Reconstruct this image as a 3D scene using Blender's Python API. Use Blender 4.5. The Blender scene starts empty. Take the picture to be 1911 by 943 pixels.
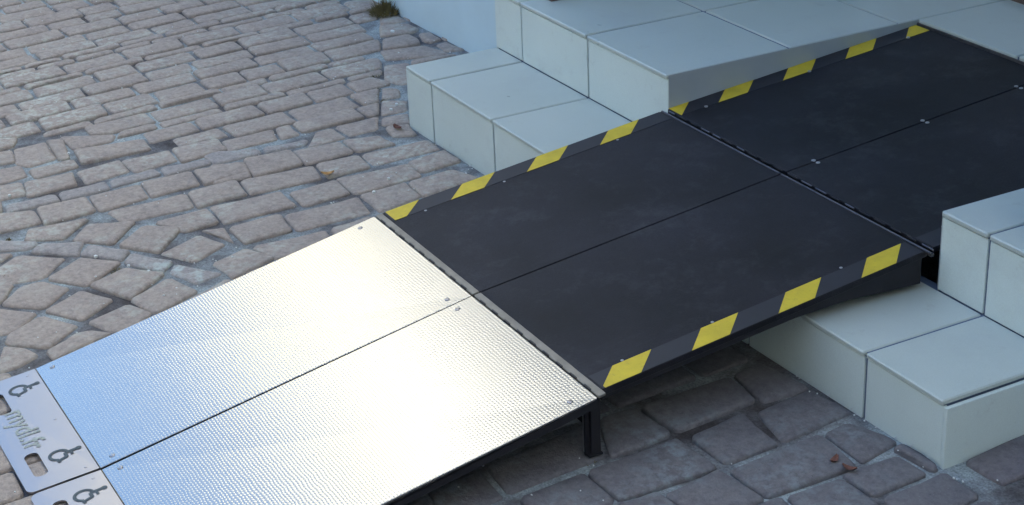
import bpy, bmesh, math, random
from mathutils import Vector, Matrix
from mathutils import noise as mnoise
random.seed(7)
scene = bpy.context.scene
COL = scene.collection

# ------------------------------------------------------------------ camera
cd = bpy.data.cameras.new('camera')
cd.sensor_width = 36.0
cd.lens = 3293.65 / 1911 * 36
cd.clip_start = 0.05
cd.clip_end = 2000
cam = bpy.data.objects.new('camera', cd)
COL.objects.link(cam)
cam.location = (4.0564, -1.8899, 1.7211)
cam.rotation_euler = (1.137987, 0.037592, 1.073475)
scene.camera = cam

# ------------------------------------------------------------------ sky, sun, exposure
SUN_EL, SUN_AZ = math.radians(33), math.radians(-112)      # azimuth of the sun seen from the place, from +X
world = bpy.data.worlds.new("World")
scene.world = world
world.use_nodes = True
wn = world.node_tree
bg = wn.nodes['Background']
sky = wn.nodes.new('ShaderNodeTexSky')
sky.sky_type = 'NISHITA'
sky.sun_disc = False
sky.sun_elevation = SUN_EL
sky.sun_rotation = math.pi / 2 - SUN_AZ
sky.air_density = 1.0
sky.dust_density = 0.1
sky.ozone_density = 3.0
wn.links.new(sky.outputs[0], bg.inputs[0])
bg.inputs[1].default_value = 0.12
sl = bpy.data.lights.new('sun', 'SUN')
sl.energy = 4.2
sl.angle = math.radians(0.53)
sl.color = (1.0, 0.93, 0.82)
sun = bpy.data.objects.new('sun', sl)
COL.objects.link(sun)
sdir = Vector((math.cos(SUN_EL) * math.cos(SUN_AZ), math.cos(SUN_EL) * math.sin(SUN_AZ), math.sin(SUN_EL)))
sun.rotation_euler = sdir.to_track_quat('Z', 'Y').to_euler()
sun.location = (0, -6, 30)
vs = scene.view_settings
vs.view_transform = 'Standard'
vs.look = 'None'
vs.exposure = 2.05
vs.gamma = 1.0
scene.cycles.max_bounces = 8

# ------------------------------------------------------------------ materials
def mat(name):
    m = bpy.data.materials.new(name)
    m.use_nodes = True
    nt = m.node_tree
    return m, nt, nt.nodes['Principled BSDF']

def nd(nt, t, **kw):
    n = nt.nodes.new(t)
    for k, v in kw.items():
        if k.startswith('i_'):
            n.inputs[k[2:].replace('_', ' ')].default_value = v
        else:
            setattr(n, k, v)
    return n

def coords(nt, scale=(1, 1, 1), kind='Object'):
    tc = nd(nt, 'ShaderNodeTexCoord')
    mp = nd(nt, 'ShaderNodeMapping')
    mp.inputs['Scale'].default_value = scale
    nt.links.new(tc.outputs[kind], mp.inputs[0])
    return mp.outputs[0]

def wcoords(nt, scale=(1, 1, 1)):
    g = nd(nt, 'ShaderNodeNewGeometry')
    mp = nd(nt, 'ShaderNodeMapping')
    mp.inputs['Scale'].default_value = scale
    nt.links.new(g.outputs['Position'], mp.inputs[0])
    return mp.outputs[0]

def noise(nt, vec, scale, detail=4, rough=0.6):
    n = nd(nt, 'ShaderNodeTexNoise', i_Scale=scale, i_Detail=detail, i_Roughness=rough)
    nt.links.new(vec, n.inputs['Vector'])
    return n.outputs['Fac']

def ramp(nt, fac, stops):
    r = nd(nt, 'ShaderNodeValToRGB')
    while len(r.color_ramp.elements) < len(stops):
        r.color_ramp.elements.new(0.5)
    for e, (p, c) in zip(r.color_ramp.elements, stops):
        e.position = p
        e.color = (*c, 1) if len(c) == 3 else c
    nt.links.new(fac, r.inputs[0])
    return r.outputs[0]

def mix(nt, fac, a, b, mode='MIX'):
    m = nd(nt, 'ShaderNodeMix', data_type='RGBA', blend_type=mode)
    for s, v in ((0, fac), (6, a), (7, b)):
        if hasattr(v, 'is_linked'):
            nt.links.new(v, m.inputs[s])
        elif s == 0:
            m.inputs[0].default_value = v
        else:
            m.inputs[s].default_value = (*v, 1)
    return m.outputs[2]

def math_(nt, op, a, b=0.0):
    m = nd(nt, 'ShaderNodeMath', operation=op)
    for i, v in enumerate((a, b)):
        if hasattr(v, 'is_linked'):
            nt.links.new(v, m.inputs[i])
        else:
            m.inputs[i].default_value = v
    return m.outputs[0]

def bump(nt, h, bs, strength=0.3, dist=0.002):
    b = nd(nt, 'ShaderNodeBump', i_Strength=strength, i_Distance=dist)
    nt.links.new(h, b.inputs['Height'])
    nt.links.new(b.outputs[0], bs.inputs['Normal'])
    return b

def plain(name, col, rough=0.6, metal=0.0, var=0.12, scale=8.0, bmp=0.15, bscale=150):
    m, nt, bs = mat(name)
    v = wcoords(nt)
    n = noise(nt, v, scale)
    lo = tuple(c * (1 - var) for c in col)
    hi = tuple(min(1, c * (1 + var)) for c in col)
    nt.links.new(ramp(nt, n, [(0.3, lo), (0.7, hi)]), bs.inputs['Base Color'])
    bs.inputs['Roughness'].default_value = rough
    bs.inputs['Metallic'].default_value = metal
    if bmp:
        bump(nt, noise(nt, v, bscale, 3), bs, bmp, 0.001)
    return m

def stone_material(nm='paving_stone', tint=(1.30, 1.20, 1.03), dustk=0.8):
    m, nt, bs = mat(nm)
    g = nd(nt, 'ShaderNodeNewGeometry')
    v = g.outputs['Position']
    rnd = g.outputs['Random Per Island']
    base = ramp(nt, rnd, [(0.0, (0.195, 0.176, 0.195)), (0.3, (0.284, 0.243, 0.232)), (0.55, (0.248, 0.229, 0.232)),
                          (0.8, (0.28, 0.24, 0.234)), (1.0, (0.215, 0.221, 0.24))])
    br = ramp(nt, math_(nt, 'FRACT', math_(nt, 'MULTIPLY', rnd, 7.31)), [(0, (0.80,) * 3), (0.5, (1.0, 0.99, 0.98)), (1, (1.16, 1.13, 1.10))])
    base = mix(nt, 1.0, base, br, 'MULTIPLY')
    big = noise(nt, v, 9, 5, 0.65)
    c1 = mix(nt, ramp(nt, big, [(0.35, (0, 0, 0)), (0.7, (1, 1, 1))]), base, (0.33, 0.31, 0.30), 'MIX')
    c1 = mix(nt, 0.42, base, c1)
    fine = noise(nt, v, 70, 6, 0.75)
    c2 = mix(nt, 1.0, c1, ramp(nt, fine, [(0.32, (0.72, 0.71, 0.73)), (0.5, (1.0, 1.0, 1.0)), (0.70, (1.32, 1.31, 1.28))]), 'MULTIPLY')
    dust = noise(nt, v, 3.1, 3, 0.6)
    dusty = math_(nt, 'MULTIPLY', ramp(nt, dust, [(0.45, (0, 0, 0)), (0.68, (1, 1, 1))]), ramp(nt, noise(nt, v, 38, 5, 0.7), [(0.46, (0, 0, 0)), (0.62, (1, 1, 1))]))
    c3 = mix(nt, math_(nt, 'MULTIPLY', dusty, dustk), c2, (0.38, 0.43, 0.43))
    spots = noise(nt, v, 240, 2, 0.5)
    c4 = mix(nt, ramp(nt, spots, [(0.66, (0, 0, 0)), (0.72, (0.5, 0.5, 0.5))]), c3, (0.4, 0.4, 0.39))
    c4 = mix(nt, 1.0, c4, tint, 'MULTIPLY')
    nt.links.new(c4, bs.inputs['Base Color'])
    bs.inputs['Roughness'].default_value = 0.82
    h = math_(nt, 'ADD', math_(nt, 'MULTIPLY', noise(nt, v, 26, 6, 0.7), 2.6), math_(nt, 'MULTIPLY', noise(nt, v, 160, 5, 0.7), 0.8))
    bump(nt, h, bs, 0.7, 0.004)
    return m

def joint_material():
    m, nt, bs = mat('joint_sand')
    v = wcoords(nt)
    patch = noise(nt, v, 4.5, 4, 0.65)
    c = ramp(nt, patch, [(0.34, (0.06, 0.052, 0.05)), (0.45, (0.135, 0.132, 0.135)), (0.55, (0.25, 0.28, 0.285)), (0.66, (0.37, 0.43, 0.43)), (0.8, (0.13, 0.13, 0.12))])
    f = ramp(nt, noise(nt, v, 190, 5, 0.75), [(0.35, (0.55, 0.55, 0.55)), (0.65, (1.35, 1.35, 1.35))])
    nt.links.new(mix(nt, 1.0, c, f, 'MULTIPLY'), bs.inputs['Base Color'])
    bs.inputs['Roughness'].default_value = 0.95
    bump(nt, noise(nt, v, 130, 5, 0.8), bs, 0.9, 0.005)
    return m

def tile_material(name, a, b, rough):
    m, nt, bs = mat(name)
    v = wcoords(nt)
    g = nd(nt, 'ShaderNodeNewGeometry')
    n = noise(nt, v, 5, 5, 0.6)
    c = ramp(nt, n, [(0.3, a), (0.7, b)])
    c = mix(nt, 1.0, c, ramp(nt, g.outputs['Random Per Island'], [(0, (0.91, 0.92, 0.94)), (1, (1.06, 1.05, 1.03))]), 'MULTIPLY')
    sp = ramp(nt, noise(nt, v, 420, 3, 0.6), [(0.35, (0.94, 0.94, 0.94)), (0.7, (1.03, 1.03, 1.03))])
    c = mix(nt, 1.0, c, sp, 'MULTIPLY')
    dirt = ramp(nt, noise(nt, v, 17, 6, 0.8), [(0.58, (0, 0, 0)), (0.80, (0.38, 0.38, 0.38))])
    c = mix(nt, dirt, c, (0.25, 0.25, 0.23))
    smudge = ramp(nt, noise(nt, wcoords(nt, (1, 1, 1.6)), 2.6, 7, 0.72), [(0.5, (0, 0, 0)), (0.75, (0.35, 0.35, 0.35))])
    c = mix(nt, smudge, c, (0.34, 0.36, 0.36))
    nt.links.new(c, bs.inputs['Base Color'])
    nt.links.new(ramp(nt, n, [(0.2, (rough - .07,) * 3), (0.8, (rough + .1,) * 3)]), bs.inputs['Roughness'])
    bump(nt, noise(nt, v, 220, 3, 0.6), bs, 0.12, 0.001)
    return m

def aluminium_material(name, tread=True, base=(0.465, 0.455, 0.42), rough=0.225):
    m, nt, bs = mat(name)
    v = wcoords(nt)
    n = noise(nt, v, 6, 5, 0.6)
    c = ramp(nt, n, [(0.3, tuple(x * .97 for x in base)), (0.7, base)])
    scuff = ramp(nt, noise(nt, v, 55, 6, 0.8), [(0.66, (0, 0, 0)), (0.84, (0.4, 0.4, 0.4))])
    c = mix(nt, scuff, c, (0.30, 0.29, 0.285))
    bs.inputs['Metallic'].default_value = 1.0
    if tread:
        # rows of short raised dashes, alternate rows staggered
        nz = nd(nt, 'ShaderNodeTexNoise', i_Scale=35.0, i_Detail=2.0)
        nt.links.new(v, nz.inputs['Vector'])
        vm = nd(nt, 'ShaderNodeVectorMath', operation='MULTIPLY_ADD')
        nt.links.new(nz.outputs['Color'], vm.inputs[0])
        vm.inputs[1].default_value = (0.009, 0.007, 0)
        nt.links.new(v, vm.inputs[2])
        sx = nd(nt, 'ShaderNodeSeparateXYZ')
        nt.links.new(vm.outputs[0], sx.inputs[0])
        px, py = 0.0165, 0.0125
        row = math_(nt, 'FLOOR', math_(nt, 'DIVIDE', sx.outputs[1], py))
        stag = math_(nt, 'MULTIPLY', math_(nt, 'MODULO', row, 2.0), 0.5 * math.pi * 2 / 2)
        ux = math_(nt, 'SINE', math_(nt, 'ADD', math_(nt, 'MULTIPLY', sx.outputs[0], 2 * math.pi / px), stag))
        uy = math_(nt, 'SINE', math_(nt, 'MULTIPLY', sx.outputs[1], 2 * math.pi / py))
        pat = math_(nt, 'MULTIPLY', math_(nt, 'POWER', math_(nt, 'ABSOLUTE', ux), 2.0), math_(nt, 'POWER', math_(nt, 'ABSOLUTE', uy), 1.5))
        c = mix(nt, ramp(nt, pat, [(0.1, (0.0,) * 3), (0.6, (0.55,) * 3)]), mix(nt, 1.0, c, (0.93, 0.93, 0.94), 'MULTIPLY'), base)
        h = math_(nt, 'ADD', math_(nt, 'MULTIPLY', pat, 1.0), 0.0)
        bump(nt, h, bs, 0.22, 0.0008)
    else:
        v2 = wcoords(nt, (12, 260, 60))
        bump(nt, noise(nt, v2, 3, 4, 0.6), bs, 0.12, 0.0006)
    nt.links.new(c, bs.inputs['Base Color'])
    nt.links.new(ramp(nt, noise(nt, v, 90, 4, 0.7), [(0.3, (rough - .02,) * 3), (0.75, (rough + .03,) * 3)]), bs.inputs['Roughness'])
    return m

def rubber_material():
    m, nt, bs = mat('black_grip_mat')
    v = wcoords(nt)
    n = noise(nt, v, 2.6, 7, 0.65)
    c = ramp(nt, n, [(0.34, (0.0035, 0.0033, 0.005)), (0.66, (0.015, 0.0145, 0.0205))])
    grit = ramp(nt, noise(nt, v, 420, 3, 0.7), [(0.4, (0.7,) * 3), (0.66, (1.5,) * 3)])
    c = mix(nt, 1.0, c, grit, 'MULTIPLY')
    dust = math_(nt, 'ADD', ramp(nt, noise(nt, v, 7, 9, 0.8), [(0.52, (0, 0, 0)), (0.75, (0.38,) * 3)]),
                 ramp(nt, noise(nt, wcoords(nt, (14, 1.3, 1.3)), 2.2, 7, 0.75), [(0.58, (0, 0, 0)), (0.8, (0.14,) * 3)]))
    c = mix(nt, dust, c, (0.085, 0.085, 0.095))
    bs.inputs['Specular IOR Level'].default_value = 0.3
    nt.links.new(c, bs.inputs['Base Color'])
    bs.inputs['Roughness'].default_value = 0.62
    bump(nt, noise(nt, v, 420, 3, 0.7), bs, 0.5, 0.0012)
    return m

M = {}
M['stone'] = stone_material()
M['stone_teal'] = stone_material('pale_green_paving_stone', (1.20, 1.20, 1.12), 1.0)
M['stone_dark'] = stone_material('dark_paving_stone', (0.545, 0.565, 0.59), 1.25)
M['sand'] = joint_material()
M['tread'] = tile_material('tread_tile', (0.425, 0.485, 0.45), (0.475, 0.53, 0.49), 0.32)
M['riser'] = tile_material('riser_tile', (0.585, 0.68, 0.65), (0.63, 0.725, 0.695), 0.4)
M['grout'] = plain('grout', (0.10, 0.14, 0.21), 0.9)
M['render'] = plain('cheek_render', (0.36, 0.41, 0.43), 0.75, var=0.08, scale=6)
M['wall'] = plain('wall_paint', (0.72, 0.74, 0.74), 0.85, var=0.04, scale=1.5, bmp=0.3, bscale=60)
M['cream'] = plain('cream_wall_paint', (0.82, 0.74, 0.46), 0.85, var=0.04, scale=1.5, bmp=0.3, bscale=60)
M['plinth'] = plain('plinth_paint', (0.50, 0.66, 0.73), 0.8, var=0.05, scale=4, bmp=0.4, bscale=90)
M['alu'] = aluminium_material('tread_aluminium')
M['alu_flat'] = aluminium_material('brushed_aluminium', False, (0.32, 0.31, 0.32), 0.33)
M['hinge'] = plain('hinge_steel', (0.23, 0.215, 0.185), 0.5, 0.6, var=0.2, scale=30)
M['hinge_dark'] = plain('worn_hinge', (0.11, 0.11, 0.125), 0.45, 0.7, var=0.3, scale=40)
M['rubber'] = rubber_material()
M['black'] = plain('black_rail', (0.007, 0.0065, 0.010), 0.7, var=0.3, scale=20)
M['tape'] = plain('black_tape', (0.014, 0.0145, 0.021), 0.6, var=0.15, scale=20, bmp=0.05)
M['yellow'] = plain('yellow_tape', (0.47, 0.35, 0.018), 0.6, var=0.07, scale=25, bmp=0.08)
def worn_tape():
    m, nt, bs = mat('yellow_tape')
    v = wcoords(nt)
    c = ramp(nt, noise(nt, v, 18, 5, 0.7), [(0.3, (0.49, 0.365, 0.02)), (0.7, (0.64, 0.485, 0.025))])
    grime = ramp(nt, noise(nt, v, 60, 7, 0.85), [(0.56, (0, 0, 0)), (0.78, (0.6, 0.6, 0.6))])
    c = mix(nt, grime, c, (0.10, 0.09, 0.06))
    chips = ramp(nt, noise(nt, v, 130, 4, 0.7), [(0.69, (0, 0, 0)), (0.72, (1, 1, 1))])
    c = mix(nt, chips, c, (0.018, 0.018, 0.024))
    nt.links.new(c, bs.inputs['Base Color'])
    bs.inputs['Roughness'].default_value = 0.62
    bump(nt, noise(nt, v, 400, 3, 0.6), bs, 0.2, 0.0006)
    return m
M['yellow'] = worn_tape()
M['screw'] = plain('zinc_screw', (0.40, 0.41, 0.43), 0.3, 0.9, var=0.1, scale=60, bmp=0)
M['mark'] = plain('dark_green_marking', (0.035, 0.055, 0.065), 0.6, var=0.25, scale=60, bmp=0)
M['letter'] = plain('faded_lettering', (0.27, 0.30, 0.27), 0.6, var=0.15, scale=90, bmp=0)
M['wood'] = plain('brown_base_strip', (0.13, 0.09, 0.075), 0.7, var=0.2, scale=20)
M['door'] = plain('door_paint', (0.62, 0.68, 0.72), 0.45, var=0.03, scale=3, bmp=0.03)
M['dark'] = plain('dark_gap', (0.04, 0.038, 0.04), 0.7, var=0.2)
M['roof'] = plain('roof_tile', (0.20, 0.12, 0.09), 0.8, var=0.2, scale=5)
M['glass'] = plain('window_glass', (0.05, 0.06, 0.07), 0.08, var=0.1, bmp=0)
M['weed'] = plain('dry_moss', (0.13, 0.105, 0.035), 0.9, var=0.5, scale=60, bmp=0.5)
M['leaf'] = plain('dry_leaf', (0.36, 0.20, 0.06), 0.7, var=0.3, scale=80)
M['leaf_red'] = plain('brown_leaf', (0.14, 0.055, 0.035), 0.7, var=0.4, scale=80)
M['bit'] = plain('pale_chip', (0.62, 0.64, 0.62), 0.7, var=0.1, scale=90, bmp=0)
M['shadegrey'] = plain('house_render', (0.66, 0.65, 0.62), 0.85, var=0.05, scale=2)

# ------------------------------------------------------------------ builders
ORG = {}
def thing(name, loc, label, cat, group=None):
    o = bpy.data.objects.new(name, None)
    o.empty_display_size = 0.1
    COL.objects.link(o)
    o.location = loc
    o['label'] = label
    o['category'] = cat
    if group:
        o['group'] = group
    ORG[o] = Vector(loc)
    return o

def mesh_obj(name, verts, faces, m, parent=None, origin=None, smooth=False):
    """one mesh object; verts are world coordinates"""
    po = ORG[parent] if parent is not None else Vector((0, 0, 0))
    w = Vector(origin) if origin is not None else (po if parent is not None else Vector((0, 0, 0)))
    me = bpy.data.meshes.new(name)
    me.from_pydata([tuple(Vector(v) - w) for v in verts], [], faces)
    me.update()
    if m is not None:
        me.materials.append(m)
    if smooth:
        for p in me.polygons:
            p.use_smooth = True
    o = bpy.data.objects.new(name, me)
    COL.objects.link(o)
    if parent is not None:
        o.parent = parent
    o.location = w - po
    ORG[o] = w
    return o

class MB:
    def __init__(s):
        s.v, s.f = [], []
    def add(s, v, f):
        b = len(s.v)
        s.v += [tuple(x) for x in v]
        s.f += [tuple(i + b for i in q) for q in f]
        return s
    def box(s, x0, y0, z0, x1, y1, z1, bev=0.0, rnd=None):
        bm = bmesh.new()
        bmesh.ops.create_cube(bm, size=1)
        for v in bm.verts:
            v.co = ((x0 + x1) / 2 + v.co.x * (x1 - x0), (y0 + y1) / 2 + v.co.y * (y1 - y0), (z0 + z1) / 2 + v.co.z * (z1 - z0))
        if bev:
            bmesh.ops.bevel(bm, geom=bm.edges[:], offset=bev, segments=1, affect='EDGES')
        bm.verts.index_update()
        s.add([v.co for v in bm.verts], [[v.index for v in f.verts] for f in bm.faces])
        bm.free()
        return s
    def prism(s, top, down):
        """top: list of 3D points counter-clockwise from above; down: 3D offset"""
        n = len(top)
        t = [Vector(p) for p in top]
        b = [p + Vector(down) for p in t]
        s.add(t + b, [tuple(range(n)), tuple(range(2 * n - 1, n - 1, -1))] + [(i, i + n, (i + 1) % n + n, (i + 1) % n) for i in range(n)])
        return s
    def build(s, name, m, parent=None, origin=None, smooth=False):
        return mesh_obj(name, s.v, s.f, m, parent, origin, smooth)

def gz(x, y):
    return 0.0018 + 0.0204 * x + 0.02 * y

# ------------------------------------------------------------------ ground sheet
def ground():
    v, f = [], []
    s = 400
    xs = [-s, -60, -12, -6] + [-5 + i * .5 for i in range(31)] + [14, 60, s]
    ys = [-s, -60, -12, -6] + [-5 + i * .5 for i in range(15)] + [6, 60, s]
    def hz(x, y):
        cx, cy = max(-10, min(12, x)), max(-6, min(3, y))
        return gz(cx, cy) - 0.0082
    for y in ys:
        for x in xs:
            v.append((x, y, hz(x, y)))
    nx = len(xs)
    for j in range(len(ys) - 1):
        for i in range(nx - 1):
            a = j * nx + i
            f.append((a, a + 1, a + nx + 1, a + nx))
    o = mesh_obj('pavement', v, f, M['sand'])
    o['kind'] = 'structure'
    return o
pavement = ground()

# ------------------------------------------------------------------ paving stones
TRACED = [[(-0.81,-1.01),(-0.772,-0.949),(-0.716,-0.974),(-0.715,-1.032)],
[(-0.706,-1.046),(-0.69,-0.986),(-0.591,-0.998),(-0.602,-1.07)],
[(-0.699,-0.973),(-0.703,-0.887),(-0.541,-0.897),(-0.526,-0.976),(-0.572,-0.999)],
[(-0.697,-0.88),(-0.682,-0.843),(-0.518,-0.868),(-0.522,-0.893)],
[(-0.7,-0.844),(-0.622,-0.706),(-0.578,-0.728),(-0.581,-0.836)],
[(-0.563,-0.838),(-0.528,-0.652),(-0.442,-0.658),(-0.455,-0.848)],
[(-0.499,-0.983),(-0.498,-0.862),(-0.439,-0.864),(-0.428,-0.982)],
[(-0.561,-1.063),(-0.555,-0.994),(-0.459,-0.999),(-0.447,-1.09)],
[(-0.435,-1.109),(-0.419,-1.026),(-0.326,-1.036),(-0.331,-1.133)],
[(-0.414,-1.016),(-0.399,-0.892),(-0.309,-0.906),(-0.305,-1.036)],
[(-0.402,-0.877),(-0.413,-0.758),(-0.319,-0.758),(-0.301,-0.881)],
[(-0.409,-0.753),(-0.403,-0.621),(-0.315,-0.627),(-0.298,-0.747)],
[(-0.279,-0.821),(-0.284,-0.701),(-0.238,-0.696),(-0.234,-0.829)],
[(-0.279,-0.682),(-0.266,-0.557),(-0.232,-0.555),(-0.223,-0.687)],
[(-0.272,-0.96),(-0.275,-0.838),(-0.225,-0.84),(-0.219,-0.964)],
[(-0.276,-1.099),(-0.273,-0.974),(-0.226,-0.974),(-0.227,-1.108)],
[(-0.402,-0.607),(-0.397,-0.481),(-0.304,-0.487),(-0.291,-0.618)],
[(-0.377,-0.473),(-0.373,-0.326),(-0.295,-0.344),(-0.293,-0.486)],
[(-0.199,-0.615),(-0.187,-0.492),(-0.103,-0.495),(-0.094,-0.623)],
[(-0.21,-0.758),(-0.203,-0.625),(-0.104,-0.637),(-0.099,-0.766)],
[(-0.196,-0.9),(-0.199,-0.767),(-0.101,-0.775),(-0.087,-0.905)],
[(-0.201,-1.036),(-0.197,-0.913),(-0.095,-0.916),(-0.088,-1.047)],
[(-0.238,-1.155),(-0.199,-1.049),(-0.108,-1.052),(-0.109,-1.186)],
[(-0.062,-0.679),(-0.066,-0.549),(0.034,-0.561),(0.045,-0.689)],
[(-0.071,-0.891),(-0.06,-0.688),(0.038,-0.7),(0.022,-0.879)],
[(0.074,-0.811),(0.073,-0.679),(0.171,-0.682),(0.175,-0.771)],
[(-0.077,-1.091),(-0.053,-0.947),(0.03,-1.032),(-0.018,-1.116)],
[(-0.02,-0.956),(0.037,-0.855),(0.139,-0.941),(0.059,-1.017)],
[(0.088,-0.847),(0.15,-0.773),(0.257,-0.863),(0.166,-0.931)],
[(0.215,-0.748),(0.308,-0.716),(0.362,-0.809),(0.267,-0.859)],
[(0.193,-0.732),(0.211,-0.683),(0.309,-0.693)],
[(-0.076,-1.193),(0.012,-1.091),(0.042,-1.121),(-0.009,-1.209)],
[(0.03,-1.093),(0.081,-0.998),(0.154,-1.031),(0.065,-1.12)],
[(0.123,-0.995),(0.21,-0.922),(0.247,-0.954),(0.162,-1.026)],
[(0.225,-0.921),(0.332,-0.855),(0.371,-0.892),(0.265,-0.95)],
[(0.348,-0.853),(0.464,-0.78),(0.481,-0.846),(0.387,-0.879)],
[(0.061,-1.151),(0.151,-1.065),(0.232,-1.134),(0.208,-1.241),(0.119,-1.229)],
[(0.246,-1.129),(0.182,-1.032),(0.261,-0.96),(0.339,-1.062)],
[(0.303,-0.961),(0.386,-0.893),(0.472,-0.998),(0.344,-1.056)],
[(0.421,-0.892),(0.525,-0.86),(0.576,-0.974),(0.478,-1.0)],
[(0.249,-1.194),(0.248,-1.145),(0.325,-1.103),(0.4,-1.18),(0.321,-1.254)],
[(0.362,-1.083),(0.451,-1.037),(0.512,-1.123),(0.418,-1.179)],
[(0.494,-1.013),(0.568,-0.981),(0.64,-1.068),(0.53,-1.114)],
[(0.319,-1.286),(0.416,-1.203),(0.48,-1.265),(0.47,-1.321)],
[(0.208,-1.26),(0.226,-1.207),(0.308,-1.251),(0.299,-1.281)],
[(0.014,-1.214),(0.046,-1.162),(0.101,-1.235)],
[(-0.257,-0.397),(-0.235,-0.276),(-0.204,-0.297),(-0.219,-0.405)],
[(-0.175,-0.342),(-0.164,-0.211),(-0.068,-0.21),(-0.063,-0.349)],
[(-0.194,-0.477),(-0.182,-0.351),(-0.07,-0.358),(-0.065,-0.494)],
[(-0.161,-0.2),(-0.137,-0.106),(-0.051,-0.097),(-0.061,-0.202)],
[(-0.331,-0.553),(-0.252,-0.416),(-0.217,-0.421),(-0.223,-0.55)],
[(-0.042,-0.329),(-0.036,-0.213),(0.064,-0.222),(0.064,-0.338)],
[(-0.036,-0.201),(-0.022,-0.006),(0.057,-0.014),(0.057,-0.207)],
[(-0.057,-0.537),(-0.035,-0.344),(0.057,-0.359),(0.044,-0.546)],
[(0.088,-0.326),(0.105,-0.128),(0.201,-0.138),(0.211,-0.328)],
[(0.097,-0.127),(0.079,-0.0),(0.173,-0.005),(0.183,-0.127)],
[(0.104,-0.463),(0.098,-0.336),(0.201,-0.34),(0.206,-0.466)],
[(0.234,-0.532),(0.231,-0.331),(0.345,-0.347),(0.342,-0.538)],
[(0.061,-0.663),(0.081,-0.482),(0.189,-0.484),(0.185,-0.67)],
[(0.23,-0.673),(0.227,-0.54),(0.331,-0.552),(0.333,-0.672)],
[(0.229,-0.322),(0.223,-0.196),(0.326,-0.199),(0.354,-0.325)],
[(0.236,-0.19),(0.222,-0.06),(0.315,-0.031),(0.345,-0.196)],
[(0.366,-0.663),(0.38,-0.484),(0.48,-0.494),(0.46,-0.648)],
[(0.389,-0.471),(0.377,-0.363),(0.454,-0.365),(0.467,-0.478)],
[(0.397,-0.777),(0.363,-0.683),(0.454,-0.646),(0.503,-0.765)],
[(-0.216,-0.565),(-0.179,-0.482),(-0.072,-0.505),(-0.088,-0.604)],
[(-0.066,-0.651),(-0.059,-0.55),(0.039,-0.559),(0.041,-0.678)],
[(-0.693,0.171),(-0.675,0.239),(-0.491,0.16),(-0.5,0.131),(-0.566,0.113)],
[(-0.497,0.073),(-0.462,0.107),(-0.398,0.081),(-0.415,0.035)],
[(-0.395,0.026),(-0.355,0.083),(-0.277,0.046),(-0.287,-0.024)],
[(-0.268,-0.033),(-0.255,0.036),(-0.176,0.01),(-0.211,-0.059)],
[(-0.186,-0.059),(-0.166,-0.002),(-0.079,-0.017),(-0.109,-0.071)],
[(-1.206,0.391),(-1.163,0.43),(-1.077,0.423),(-1.103,0.344)],
[(-1.08,0.333),(-1.039,0.409),(-0.963,0.414),(-0.944,0.38),(-0.976,0.286)],
[(-0.931,0.275),(-0.93,0.359),(-0.865,0.363),(-0.819,0.349),(-0.843,0.235)],
[(-0.915,0.395),(-0.905,0.425),(-0.815,0.421),(-0.808,0.384),(-0.84,0.373)],
[(-0.778,0.389),(-0.789,0.425),(-0.676,0.434),(-0.696,0.384)],
[(-0.833,0.22),(-0.797,0.352),(-0.705,0.373),(-0.655,0.371),(-0.742,0.198)],
[(0.433,-1.194),(0.534,-1.141),(0.602,-1.223),(0.529,-1.297),(0.487,-1.28)],
[(0.574,-1.152),(0.58,-1.123),(0.618,-1.091),(0.667,-1.226),(0.621,-1.23)],
[(0.54,-1.302),(0.574,-1.268),(0.625,-1.251),(0.653,-1.304),(0.653,-1.349)],
[(0.46,-0.969),(0.469,-0.904),(0.551,-0.911),(0.553,-0.96)],
[(1.7,-0.528),(1.693,-0.333),(1.82,-0.331),(1.812,-0.526)],
[(1.547,-0.411),(1.55,-0.335),(1.67,-0.332),(1.676,-0.462)],
[(1.556,-0.323),(1.557,-0.121),(1.655,-0.131),(1.668,-0.314)],
[(1.552,-0.102),(1.54,-0.037),(1.675,-0.018),(1.667,-0.117)],
[(1.696,-0.151),(1.68,-0.019),(1.791,-0.009),(1.808,-0.174)],
[(1.704,-0.307),(1.687,-0.182),(1.81,-0.192),(1.814,-0.304)],
[(1.843,-0.314),(1.835,-0.112),(1.951,-0.126),(1.945,-0.31)],
[(1.832,-0.097),(1.822,-0.042),(1.925,0.0),(1.945,-0.102)],
[(1.847,-0.456),(1.828,-0.333),(1.947,-0.321),(1.962,-0.437)],
[(1.706,-0.671),(1.697,-0.536),(1.804,-0.534),(1.823,-0.672)],
[(1.577,-0.668),(1.547,-0.421),(1.665,-0.474),(1.677,-0.677)],
[(1.585,-0.791),(1.579,-0.685),(1.682,-0.694),(1.691,-0.807)],
[(1.818,-0.535),(1.824,-0.461),(1.94,-0.455),(1.931,-0.556)],
[(1.966,-0.282),(1.973,-0.172),(2.073,-0.17),(2.081,-0.29)]]


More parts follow.
